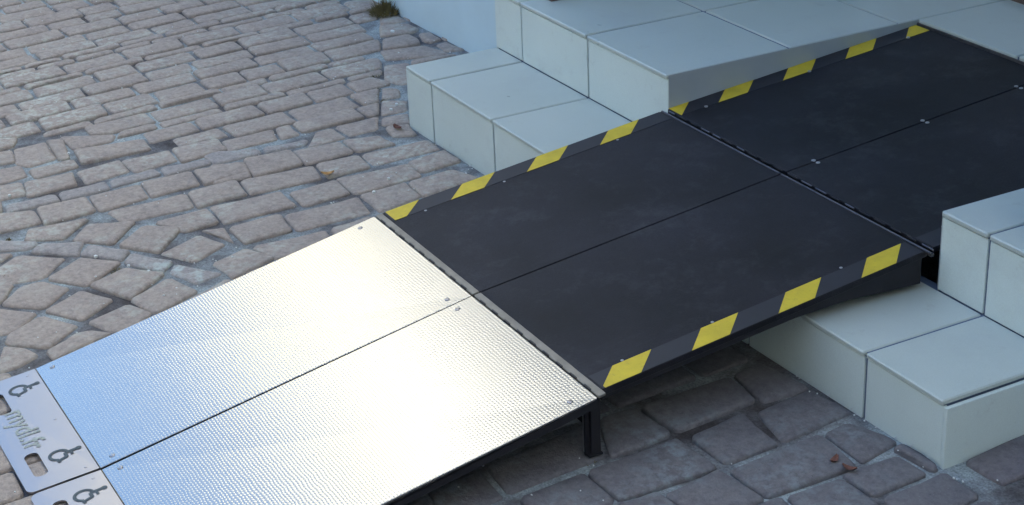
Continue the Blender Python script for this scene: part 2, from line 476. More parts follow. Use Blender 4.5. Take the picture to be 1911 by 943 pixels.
def area(p):
    return 0.5 * sum(p[i][0] * p[(i + 1) % len(p)][1] - p[(i + 1) % len(p)][0] * p[i][1] for i in range(len(p)))
def ccw(p):
    return p if area(p) > 0 else p[::-1]
def clip(p, a, b, side, off=0.0):
    """keep the part of p on the given side (+1 left, -1 right) of line a-b"""
    dx, dy = b[0] - a[0], b[1] - a[1]
    L = math.hypot(dx, dy) or 1e-9
    def d(q):
        return side * ((dx * (q[1] - a[1]) - dy * (q[0] - a[0])) / L) - off
    out = []
    for i in range(len(p)):
        q, r = p[i], p[(i + 1) % len(p)]
        dq, dr = d(q), d(r)
        if dq >= 0:
            out.append(q)
        if (dq > 0 > dr) or (dq < 0 < dr):
            t = dq / (dq - dr)
            out.append((q[0] + t * (r[0] - q[0]), q[1] + t * (r[1] - q[1])))
    return out
def inter_area(p, q):
    q = ccw(q)
    r = p
    for i in range(len(q)):
        r = clip(r, q[i], q[(i + 1) % len(q)], 1)
        if len(r) < 3:
            return 0.0
    return abs(area(r))

def grow(p, d):
    p = ccw(p)
    n = len(p)
    out = []
    for i in range(n):
        a, q, c = Vector(p[i - 1]), Vector(p[i]), Vector(p[(i + 1) % n])
        e1, e2 = (q - a).normalized(), (c - q).normalized()
        n1, n2 = Vector((e1.y, -e1.x)), Vector((e2.y, -e2.x))
        m = n1 + n2
        if m.length < .3:
            out.append(tuple(q)); continue
        m.normalize()
        out.append(tuple(q + m * min(d / max(m.dot(n1), .5), d * 1.6)))
    return out
stones = [grow(list(p), 0.0038) for p in TRACED]
nt_ = len(stones)
boxes = [(min(a[0] for a in p), max(a[0] for a in p), min(a[1] for a in p), max(a[1] for a in p)) for p in stones]
rs = random.Random(11)
fill = []
x = -5.4
while x < 4.6:
    w = rs.uniform(0.096, 0.118) if rs.random() > 0.1 else 0.05
    y = -3.9 + rs.uniform(-0.2, 0)
    while y < 0.46:
        L = rs.choice([0.2, 0.2, 0.2, 0.155, 0.13])
        j = lambda: rs.uniform(-0.004, 0.004)
        g = 0.0045
        def sk(px, py):          # rows drift slightly, as laid by hand
            return (px - 0.05 * (py + 0.5) + 0.012 * math.sin(py * 2.3 + px), py + 0.01 * math.sin(px * 3.0))
        p = [sk(x + g + j(), y + g + j()), sk(x + w - g + j(), y + g + j()), sk(x + w - g + j(), y + L - g + j()), sk(x + g + j(), y + L - g + j())]
        fill.append(ccw(p))
        y += L
    x += w
for p in fill:
    cx = sum(a[0] for a in p) / 4; cy = sum(a[1] for a in p) / 4
    if cy > 0.44 or (cy > 0.08 and -0.05 < cx < 2.0):
        continue
    q = p
    ok = True
    bx = (min(a[0] for a in p), max(a[0] for a in p), min(a[1] for a in p), max(a[1] for a in p))
    for k in range(nt_):
        b = boxes[k]
        if b[0] > bx[1] or b[1] < bx[0] or b[2] > bx[3] or b[3] < bx[2]:
            continue
        t = stones[k]
        if inter_area(q, t) < 1e-5:
            continue
        best, ba = None, 0
        for i in range(len(t)):
            c = clip(q, t[i], t[(i + 1) % len(t)], -1, 0.0065)
            if len(c) >= 3 and abs(area(c)) > ba:
                best, ba = c, abs(area(c))
        if best is None or ba < 0.0016:
            ok = False
            break
        q = best
    if ok and abs(area(q)) > 0.0016:
        # drop slivers
        xs = [a[0] for a in q]; ys = [a[1] for a in q]
        per = sum(math.dist(q[i], q[(i + 1) % len(q)]) for i in range(len(q)))
        if abs(area(q)) / per > 0.013:
            stones.append(q)

trimmed = []
for k, p in enumerate(stones):
    if sum(a[0] for a in p) / len(p) > -0.12 and max(a[1] for a in p) > -0.006 and min(a[1] for a in p) < -0.006:
        p = clip(p, (0, -0.006), (1, -0.006), -1)
        if len(p) < 3 or abs(area(p)) < 0.0022:
            p = None          # nothing left of it in front of the riser
    trimmed.append(p)
stones = trimmed

def stone_mesh(p, rr):
    p = ccw(p)
    # drop near-duplicate corners, then cut each corner
    q = []
    for a in p:
        if not q or math.dist(a, q[-1]) > 0.012:
            q.append(a)
    if len(q) > 3 and math.dist(q[0], q[-1]) < 0.012:
        q.pop()
    n = len(q)
    cx = sum(a[0] for a in q) / n; cy = sum(a[1] for a in q) / n
    ring = []
    for i in range(n):
        a, b, c = Vector(q[i - 1]), Vector(q[i]), Vector(q[(i + 1) % n])
        r = rr.uniform(0.004, 0.011)
        u, w = (a - b), (c - b)
        if n <= 6:
            ring.append(b + u.normalized() * min(r, u.length * .3))
            ring.append(b + w.normalized() * min(r, w.length * .3))
            if w.length > 0.08:      # a slightly wavy edge
                m = b + w * rr.uniform(.4, .6)
                nrm = Vector((w.y, -w.x)).normalized()
                ring.append(m + nrm * rr.uniform(-0.0025, 0.002))
        else:
            ring.append(b)
    n = len(ring)
    hz = rr.uniform(-0.0035, 0.0035)
    tx, ty = rr.uniform(-0.02, 0.02), rr.uniform(-0.02, 0.02)
    c = Vector((cx, cy))
    v = []
    for lvl, (ins, dz) in enumerate(((0.0, -0.03), (0.0, -0.0065), (0.003, -0.0022), (0.010, 0.0))):
        for a in ring:
            d = (c - a)
            b = a + d.normalized() * ins if d.length > ins * 2 else a
            z = gz(b.x, b.y) + dz + hz + tx * (b.x - cx) + ty * (b.y - cy)
            v.append((b.x, b.y, z))
    v.append((cx, cy, gz(cx, cy) + hz + 0.0012))
    f = []
    for l in range(3):
        for i in range(n):
            k = (i + 1) % n
            f.append((l * n + i, l * n + k, (l + 1) * n + k, (l + 1) * n + i))
    for i in range(n):
        f.append((3 * n + i, 3 * n + (i + 1) % n, 4 * n))
    return v, f, (cx, cy, gz(cx, cy))

cmw = cam.rotation_euler.to_matrix()
def vis(cx, cy):
    d = cmw.transposed() @ (Vector((cx, cy, gz(cx, cy))) - cam.location)
    if d.z >= 0:
        return 9
    f = 3293.65
    u, w = 955.5 + f * d.x / -d.z, 471.5 - f * d.y / -d.z
    # under the ramp, in front of the frame or behind the steps counts as hidden
    off = max(-u, u - 1911, -w, w - 943, 0) / 300.0
    hid = 0.0
    if 0.74 < cx < 1.45 and cy > -1.38:
        hid = 3.0
    if cy > 0.02 and cx > -0.17:
        hid = 5.0
    return off + hid
order = []
for i, p in enumerate(stones):
    if p is None:
        continue
    cx = sum(a[0] for a in p) / len(p); cy = sum(a[1] for a in p) / len(p)
    order.append((vis(cx, cy) + (0 if i < nt_ else 0.02) + 0.01 * math.dist((cx, cy), (4.05, -1.9)), i))
order.sort()
rest = MB()
TEAL = {12, 13, 14, 15, 31, 32, 33, 34, 35, 46, 50}
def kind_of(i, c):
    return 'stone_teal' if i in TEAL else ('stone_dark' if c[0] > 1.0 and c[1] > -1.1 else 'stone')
rest_m = []
rr = random.Random(5)
for rank, (sc, i) in enumerate(order):
    v, f, c = stone_mesh(stones[i], rr)
    if rank < 299:
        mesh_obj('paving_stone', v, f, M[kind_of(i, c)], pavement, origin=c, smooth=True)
    else:
        rest.add(v, f)
        rest_m += [1 if kind_of(i, c) == 'stone_dark' else 0] * len(f)
ro = rest.build('paving_stone_field', M['stone'], pavement, smooth=True)
ro['kind'] = 'stuff'
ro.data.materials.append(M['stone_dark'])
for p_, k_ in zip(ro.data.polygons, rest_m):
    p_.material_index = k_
print('stones', len(stones), 'visible score of #300', order[299][0], 'n zero', sum(1 for s in order if s[0] < 0.2))

# ------------------------------------------------------------------ steps
S = 0.35
XJ = [-0.1493, 0.0, 0.352, 0.7175, 1.085, 1.4525, 1.8195, 2.032]
XC, XD = 0.7254, 1.6903          # the recess in the landing
H1, H2 = 0.1716, 0.3401
YT, Y3, YD = 0.280, 1.0336, 1.335
G = 0.0035                       # half a joint
TT = 0.011                       # tread tile thickness
steps = thing('entrance_steps', (0.95, 0.0, 0.0), 'two pale tiled steps with a wide landing leading up to the doorway', 'steps')
core = MB()
core.box(XJ[0] + .004, 0.004, -0.15, XJ[-1] - .004, YT + .02, H1 - .0035)
core.box(XJ[0] + .004, YT + .004, -0.15, XC - .004, YD, H2 - .0035)
core.box(XD + .004, YT + .004, -0.15, XJ[-1] - .004, YD, H2 - .0035)
core.box(XC - .004, Y3 + .004, -0.15, XD + .004, YD, H2 - .0035)
core.build('concrete_core', M['grout'], steps)
rt = random.Random(21)
def tile(name, m, b, x0, y0, z0, x1, y1, z1, label=None):
    if name == 'tread_tile':
        dz, dy = rt.uniform(-.0007, .0007), rt.uniform(-.0006, .0006)
        z0 += dz; z1 += dz; y0 += dy
    elif name == 'riser_tile':
        y0 += rt.uniform(-.0005, .0008)
    o = MB().box(x0, y0, z0, x1, y1, z1, b).build(name, m, steps, origin=((x0 + x1) / 2, (y0 + y1) / 2, (z0 + z1) / 2))
    if label:
        o['label'] = label
    return o
for i in range(len(XJ) - 1):
    a, b = XJ[i] + (G if i else 0), XJ[i + 1] - (G if i < len(XJ) - 2 else 0)
    tile('riser_tile', M['riser'], .0012, a, -0.0005, -0.12, b, 0.009, H1 - TT - 0.0025)
    tile('tread_tile', M['tread'], .0025, a, -0.0045, H1 - TT, b, YT - 0.0015, H1)
def spans(a, b, lo, hi):
    a2, b2 = max(a, lo), min(b, hi)
    return (a2, b2) if b2 - a2 > 0.03 else None
for lo, hi in ((XJ[0], XC), (XD, XJ[-1])):
    for i in range(len(XJ) - 1):
        s = spans(XJ[i], XJ[i + 1], lo, hi)
        if not s:
            continue
        a = s[0] + (G if s[0] != lo else 0)
        b = s[1] - (G if s[1] != hi and XJ[i + 1] - hi < -0.02 else 0)
        if abs(b - hi) < 0.03 and lo < 0:
            b = hi
        tile('riser_tile', M['riser'], .0012, a, YT - .001, H1 + 0.0004, b, YT + 0.009, H2 - TT - 0.0025)
        for y0, y1 in ((YT - 0.0045, 0.633 - G), (0.633 + G, 0.973 - G), (0.973 + G, YD)):
            tile('tread_tile', M['tread'], .0025, a, y0, H2 - TT, b, y1, H2)
for i in range(len(XJ) - 1):
    s = spans(XJ[i], XJ[i + 1], XC, XD)
    if s:
        tile('tread_tile', M['tread'], .0025, s[0] + G, Y3, H2 - TT, s[1] - G, YD, H2)
# side risers at both ends of the steps
for x0, x1 in ((XJ[0] - 0.009, XJ[0]), (XJ[-1], XJ[-1] + 0.009)):
    tile('side_tile', M['riser'], .001, x0, 0.0, -0.12, x1, YT - .002, H1 - TT - .002)
    tile('side_tile', M['riser'], .001, x0, YT + .002, -0.12, x1, 0.437, H2 - TT - .002)
# smooth cheeks of the recess
MB().box(XC + .0001, YT + .0002, 0.02, XC + .0018, Y3, H2 - .0012).build('cheek', M['render'], steps)
MB().box(XD - .0018, YT + .0002, 0.02, XD - .0001, Y3, H2 - .0012).build('cheek', M['render'], steps)

# ------------------------------------------------------------------ house with the doorway
house = thing('house', (0.95, 1.3, 0.0), 'white rendered house with blue grey plinth and splayed doorway behind the steps', 'house')
WY = 0.4375
XL, XR, WH = -6.5, 7.0, 15.0
DJL, DJR = 0.049, 1.852            # door opening at the front
DH = 2.55
PL = 0.47
def wallbox(nm, m, *b):
    return MB().box(*b).build(nm, m, house)
wallbox('plinth', M['plinth'], XL, WY, -0.6, XJ[0] + .03, WY + .5, PL)
wallbox('plinth', M['plinth'], XJ[-1] - .03, WY, -0.2, XR, WY + .5, PL)
wallbox('wall', M['wall'], XL, WY + .006, PL, DJL, WY + .5, DH)
wallbox('wall', M['wall'], DJR, WY + .006, PL, XR, WY + .5, DH)
wallbox('wall', M['wall'], XL, WY + .006, DH, XR, WY + .5, WH)
wallbox('wall', M['wall'], XL, WY + .5, -0.6, XL + .4, 9.0, WH)
wallbox('wall', M['wall'], XR - .4, WY + .5, -0.2, XR, 9.0, WH)
MB().add([(XL + .001, WY - .35, WH), (XR + .3, WY - .35, WH), (XR + .3, 5.0, WH + 3.2), (XL + .001, 5.0, WH + 3.2), (XR + .3, 9.5, WH), (XL + .001, 9.5, WH)],
         [(0, 1, 2, 3), (3, 2, 4, 5), (0, 3, 5), (1, 4, 2), (0, 5, 4, 1)]).build('roof', M['roof'], house)
nbh = thing('added_neighbouring_house', (-9, 1.3, 0.0), 'unseen cream house, added for its reflection in the ramp, joined to the white house', 'house')  # out of view, added so the aluminium panels reflect a cream wall
MB().box(-11.5, WY + .010, -0.6, -6.502, 9.0, WH - .6).build('wall', M['cream'], nbh)
MB().add([(-11.8, WY - .3, WH - .6), (-6.503, WY - .3, WH - .6), (-6.503, 5.0, WH + 2.4), (-11.8, 5.0, WH + 2.4), (-6.503, 9.4, WH - .6), (-11.8, 9.4, WH - .6)],
         [(0, 1, 2, 3), (3, 2, 4, 5), (0, 3, 5), (1, 4, 2), (0, 5, 4, 1)]).build('roof', M['roof'], nbh)
# pilasters and splayed reveals either side of the doorway
for sgn, jx in ((-1, DJL), (1, DJR)):
    x0, x1 = sorted((jx, jx + sgn * 0.17))
    MB().box(x0, 0.335 if sgn > 0 else 0.35, H2 + .014, x1, WY - .001, DH + .1, .004).box(min(jx + sgn * .17, jx + sgn * .2), 0.38, H2 + .014, max(jx + sgn * .17, jx + sgn * .2), WY - .001, DH + .1, .003).build('pilaster', M['plinth'], house)
    MB().box(x0 - .002, 0.346, H2 + .001, x1 + .002, WY - .001, H2 + .0135).build('pilaster_base', M['wood'], house)
    ix = jx - sgn * 0.11
    p = [(jx, WY - .0005), (ix, 1.32), (jx + sgn * .3, 1.32), (jx + sgn * .3, WY - .0005)]
    if area(p) < 0:
        p = p[::-1]
    MB().prism([(a, b, DH) for a, b in p], (0, 0, -(DH - H2 - .002))).build('reveal', M['plinth'], house)
wallbox('reveal_ceiling', M['wall'], DJL, WY + .5, DH - .004, DJR, 1.4, DH + .1)
th = wallbox('threshold', M['wood'], DJL + .1, 1.3355, H2 - .01, DJR - .1, 1.42, H2 + .018)
dr = wallbox('door', M['door'], DJL + .12, 1.37, H2 + .026, DJR - .12, 1.41, DH)
hd = MB().box(1.35, 1.33, 1.32, 1.47, 1.345, 1.345, .004).box(1.36, 1.345, 1.325, 1.375, 1.371, 1.34).build('handle', M['screw'], dr)
for i in range(4):      # upper windows, well to the right of the door
    for zf in (4.0, 7.2, 10.4):
        x0 = 2.4 + i * 1.15
        if x0 > 6: continue
        w = MB().box(x0, WY - .02, zf, x0 + .7, WY + .02, zf + .06).box(x0, WY - .012, zf + 1.3, x0 + .7, WY + .02, zf + 1.36).box(x0, WY - .012, zf + .06, x0 + .06, WY + .02, zf + 1.3).box(x0 + .64, WY - .012, zf + .06, x0 + .7, WY + .02, zf + 1.3).build('window', M['door'], house)
        MB().box(x0 + .06, WY - .002, zf + .06, x0 + .64, WY + .004, zf + 1.3).build('pane', M['glass'], w)

# ------------------------------------------------------------------ row of houses across the street (gives the lane its shade)
opp = thing('facing_house', (-6, -9.0, 0.0), 'plain grey rendered house facing the steps across the lane', 'house')
OY, OH = -9.0, 9.25
MB().box(-34, OY - 7, -1, 14, OY, OH).box(-6.3, OY - 5, OH + .002, 13.8, OY - .003, OH + .85).build('wall', M['shadegrey'], opp)  # raised second block is added, to shade part of the white facade
MB().box(8.6, OY + .002, -1, 13.9, 8, OH - .05).build('added_shade_wing', M['shadegrey'], opp)  # unseen wing, added to cut the sky light on the right cobbles
MB().add([(-34.3, OY - 7.3, OH), (14.3, OY - 7.3, OH), (14.3, OY + .3, OH), (-34.3, OY + .3, OH), (-34.3, OY - 3.5, OH + 1.2), (14.3, OY - 3.5, OH + 1.2)],
         [(0, 4, 5, 1), (4, 3, 2, 5), (0, 3, 4), (1, 5, 2), (0, 1, 2, 3)]).build('roof', M['roof'], opp)
for i in range(9):
    for zf in (1.0, 4.2):
        x0 = -14 + i * 3.0
        w = MB().box(x0 - .06, OY, zf - .06, x0 + 1.16, OY + .05, zf).box(x0 - .06, OY, zf + 1.5, x0 + 1.16, OY + .04, zf + 1.56).box(x0 - .06, OY, zf, x0, OY + .04, zf + 1.5).box(x0 + 1.1, OY, zf, x0 + 1.16, OY + .04, zf + 1.5).build('window', M['door'], opp)
        MB().box(x0, OY - .01, zf, x0 + 1.1, OY + .01, zf + 1.5).build('pane', M['glass'], w)

# ------------------------------------------------------------------ the two ramp halves
RX0, RXM, RX1 = 0.7275, 1.1995, 1.6875
P0 = (-1.280, 0.0085)       # foot of the aluminium panel (left), y and z
P1 = (-0.4975, 0.1635)
P1b = (-0.4790, 0.1660)
P2 = (0.2640, 0.2540)
P3 = (1.0290, 0.3262)
def zline(y, a, b):
    return a[1] + (y - a[0]) * (b[1] - a[1]) / (b[0] - a[0])

def slab(x0, x1, a, b, t, foot_tilt=0.0, bev=True, taper=(0, 0)):
    """panel whose top runs from a=(y,z) to b=(y,z), thickness t"""
    bm = bmesh.new()
    bmesh.ops.create_cube(bm, size=1)
    for v in bm.verts:
        x = x0 if v.co.x < 0 else x1
        e = a if v.co.y < 0 else b
        if v.co.y < 0:
            x += taper[0] if v.co.x < 0 else -taper[1]
        z = e[1] + (foot_tilt * (x - RX0) if v.co.y < 0 else 0)
        v.co = (x, e[0], z - (t if v.co.z < 0 else 0))
    if bev:
        bmesh.ops.bevel(bm, geom=bm.edges[:], offset=0.0012, segments=1, affect='EDGES')
    bm.verts.index_update()
    mb = MB().add([v.co for v in bm.verts], [[v.index for v in f.verts] for f in bm.faces])
    bm.free()
    return mb

def disc(cx, cy, cz, r, h, slope, n=12):
    """screw head: low dome lying on a slope (dz/dy)"""
    nrm = Vector((0, -slope, 1)).normalized()
    u = Vector((1, 0, 0)); w = nrm.cross(u)
    v, f = [], []
    c = Vector((cx, cy, cz))
    for rr_, hh in ((r, -0.001), (r, h * .5), (r * .65, h)):
        for i in range(n):
            a = 2 * math.pi * i / n
            v.append(c + u * math.cos(a) * rr_ + w * math.sin(a) * rr_ + nrm * hh)
    v.append(c + nrm * h * .6)
    for l in range(2):
        for i in range(n):
            k = (i + 1) % n
            f.append((l * n + i, l * n + k, (l + 1) * n + k, (l + 1) * n + i))
    for i in range(n):
        f.append((2 * n + i, 2 * n + (i + 1) % n, 3 * n))
    return v, f

SC = {}
def screw(parent, x, a, b, y, r=0.0045, h=0.002, m='screw', lift=0.0):
    sl_ = (b[1] - a[1]) / (b[0] - a[0])
    key = (round(sl_, 3), r, h, m)
    z = zline(y, a, b) + lift
    if key not in SC:
        v, f = disc(0, 0, 0, r, h, sl_)
        me = bpy.data.meshes.new('screw')
        me.from_pydata([tuple(q) for q in v], [], f)
        me.materials.append(M[m])
        for p in me.polygons:
            p.use_smooth = True
        SC[key] = me
    o = bpy.data.objects.new('screw', SC[key])
    COL.objects.link(o)
    o.parent = parent
    o.location = Vector((x, y, z)) - ORG[parent]
    return o

def stripe(parent, edge_x, side, y0, a, b, length=0.084, wid=0.054, slant=0.056, cut0=None, cut1=None, m='yellow', lift=0.0011):
    """slanted tape patch on the panel running from a to b; side +1: the strip lies at x > edge_x"""
    if side > 0:
        pts = [(edge_x, y0 + slant), (edge_x + wid, y0), (edge_x + wid, y0 + length), (edge_x, y0 + slant + length)]
        # left edge leads: the edge nearer the outside is further up
        pts = [(edge_x, y0 + slant), (edge_x + wid, y0), (edge_x + wid, y0 + length), (edge_x, y0 + length + slant)]
    else:
        pts = [(edge_x - wid, y0 + slant), (edge_x, y0), (edge_x, y0 + length), (edge_x - wid, y0 + slant + length)]
    pts = ccw(pts)
    for c, s_ in ((cut0, 1), (cut1, -1)):
        if c is not None:
            pts = clip(pts, (0, c), (1, c), s_)
    if len(pts) < 3:
        return
    top = [(p[0], p[1], zline(p[1], a, b) + lift) for p in pts]
    return MB().prism(top, (0, 0, -0.0008)).build('yellow_stripe', M[m], parent)

def text_mesh(body, size, parent, m, x, y, zf, name='lettering'):
    cu = bpy.data.curves.new(name, 'FONT')
    cu.body = body
    cu.size = size
    cu.align_x = 'CENTER'
    cu.align_y = 'CENTER'
    cu.resolution_u = 3
    cu.offset = 0.0007
    tmp = bpy.data.objects.new('tmp_text', cu)
    COL.objects.link(tmp)
    dg = bpy.context.evaluated_depsgraph_get()
    dg.update()
    me = bpy.data.meshes.new_from_object(tmp.evaluated_get(dg))
    bpy.data.objects.remove(tmp)
    vv = []
    for v in me.vertices:
        X, Y = x + v.co.x, y + v.co.y
        vv.append((X, Y, zf(X, Y)))
    ff = [tuple(p.vertices) for p in me.polygons]
    return mesh_obj(name, vv, ff, m, parent)

def symbol(parent, cx, cy, s, zf):
    """international wheelchair symbol, s = height, flat print"""
    mb = MB()
    def poly(pts):
        pts = ccw(pts)
        mb.add([(cx + p[0] * s, cy + p[1] * s, zf(cx + p[0] * s, cy + p[1] * s)) for p in pts], [tuple(range(len(pts)))])
    def line(p, q, w):
        d = Vector((q[0] - p[0], q[1] - p[1])); n = Vector((-d.y, d.x)).normalized() * w / 2
        poly([(p[0] + n.x, p[1] + n.y), (q[0] + n.x, q[1] + n.y), (q[0] - n.x, q[1] - n.y), (p[0] - n.x, p[1] - n.y)])
    n = 12
    poly([(-0.06 + .095 * math.cos(i * 2 * math.pi / n), .44 + .095 * math.sin(i * 2 * math.pi / n)) for i in range(n)])
    line((-0.06, .37), (-0.03, .02), .125)
    line((-0.04, .20), (.17, .20), .09)
    line((-0.03, .02), (.21, .02), .11)
    line((.19, .04), (.30, -.28), .11)
    line((.28, -.27), (.40, -.23), .09)
    r0, r1 = .215, .32
    c = (-0.03, -0.16)
    a0, a1, k = 105, 345, 18
    for i in range(k):
        t0, t1 = math.radians(a0 + (a1 - a0) * i / k), math.radians(a0 + (a1 - a0) * (i + 1) / k)
        poly([(c[0] + r0 * math.cos(t0), c[1] + r0 * math.sin(t0)), (c[0] + r1 * math.cos(t0), c[1] + r1 * math.sin(t0)),
              (c[0] + r1 * math.cos(t1), c[1] + r1 * math.sin(t1)), (c[0] + r0 * math.cos(t1), c[1] + r0 * math.sin(t1))])
    return mb.build('wheelchair_symbol', M['mark'], parent)

def foot_plate(parent, x0, x1):
    """thin plate lying on the ground, rounded front corners, two rounded hand holes"""
    y1, y0 = -1.2815, -1.4165
    def zf(x, y):
        t = (y - y0) / (y1 - y0)
        return (gz(x, y) + 0.0055) * (1 - t) + (0.0085 + 0.014 * (x - RX0) + .0) * t
    holes = [(x0 + 0.100, -1.3775), (x1 - 0.092, -1.3775)]
    R = 0.016
    outer = []
    for cx, cy, a0 in ((x0 + R, y0 + R, 180), (x1 - R, y0 + R, 270)):
        for i in range(6):
            a = math.radians(a0 + 90 * i / 5)
            outer.append((cx + R * math.cos(a), cy + R * math.sin(a)))
    outer += [(x1, y1), (x0, y1)]
    bm = bmesh.new()
    def loop(pts):
        vs_ = [bm.verts.new((p[0], p[1], 0)) for p in pts]
        return vs_, [bm.edges.new((vs_[i], vs_[(i + 1) % len(vs_)])) for i in range(len(vs_))]
    es = loop(outer)[1]
    hl, hw, hr = 0.094, 0.027, 0.0125
    for hx, hy in holes:
        pts = []
        for sx, sy, a0 in ((1, 1, 0), (-1, 1, 90), (-1, -1, 180), (1, -1, 270)):
            for i in range(5):
                a = math.radians(a0 + 90 * i / 4)
                pts.append((hx + sx * (hl / 2 - hr) + hr * math.cos(a), hy + sy * (hw / 2 - hr) + hr * math.sin(a)))
        es += loop(pts)[1]
    bmesh.ops.triangle_fill(bm, use_beauty=True, edges=es)
    # remove anything inside the holes
    for f in bm.faces[:]:
        c = f.calc_center_median()
        for hx, hy in holes:
            if abs(c.x - hx) < hl / 2 - .004 and abs(c.y - hy) < hw / 2 - .004 and all(abs(v.co.x - hx) <= hl / 2 + 1e-4 and abs(v.co.y - hy) <= hw / 2 + 1e-4 for v in f.verts):
                bm.faces.remove(f)
                break
    bmesh.ops.recalc_face_normals(bm, faces=bm.faces[:])
    r = bmesh.ops.extrude_face_region(bm, geom=bm.faces[:])
    low = [g for g in r['geom'] if isinstance(g, bmesh.types.BMVert)]
    lows = set(low)
    for v in bm.verts:
        z = zf(v.co.x, v.co.y)
        v.co.z = z - (0.004 if v in lows else 0)
    bmesh.ops.recalc_face_normals(bm, faces=bm.faces[:])
    bm.verts.index_update()
    o = MB().add([v.co for v in bm.verts], [[v.index for v in f.verts] for f in bm.faces]).build('foot_plate', M['alu_flat'], parent)
    bm.free()
    zt = lambda x, y: zf(x, y) + 0.0006
    w = x1 - x0
    symbol(o, x0 + 0.068, -1.322, 0.064, zt)
    symbol(o, x1 - 0.094, -1.322, 0.064, zt)
    text_mesh('mydl.fr', 0.062, o, M['letter'], (x0 + x1) / 2 - 0.004, -1.362, zt)
    for sx in (x0 + .02, (x0 + x1) / 2, x1 - .02):
        screw(o, sx, (y0, zf(sx, y0)), (y1, zf(sx, y1)), -1.302, .003, .0008, 'alu_flat')
    return o

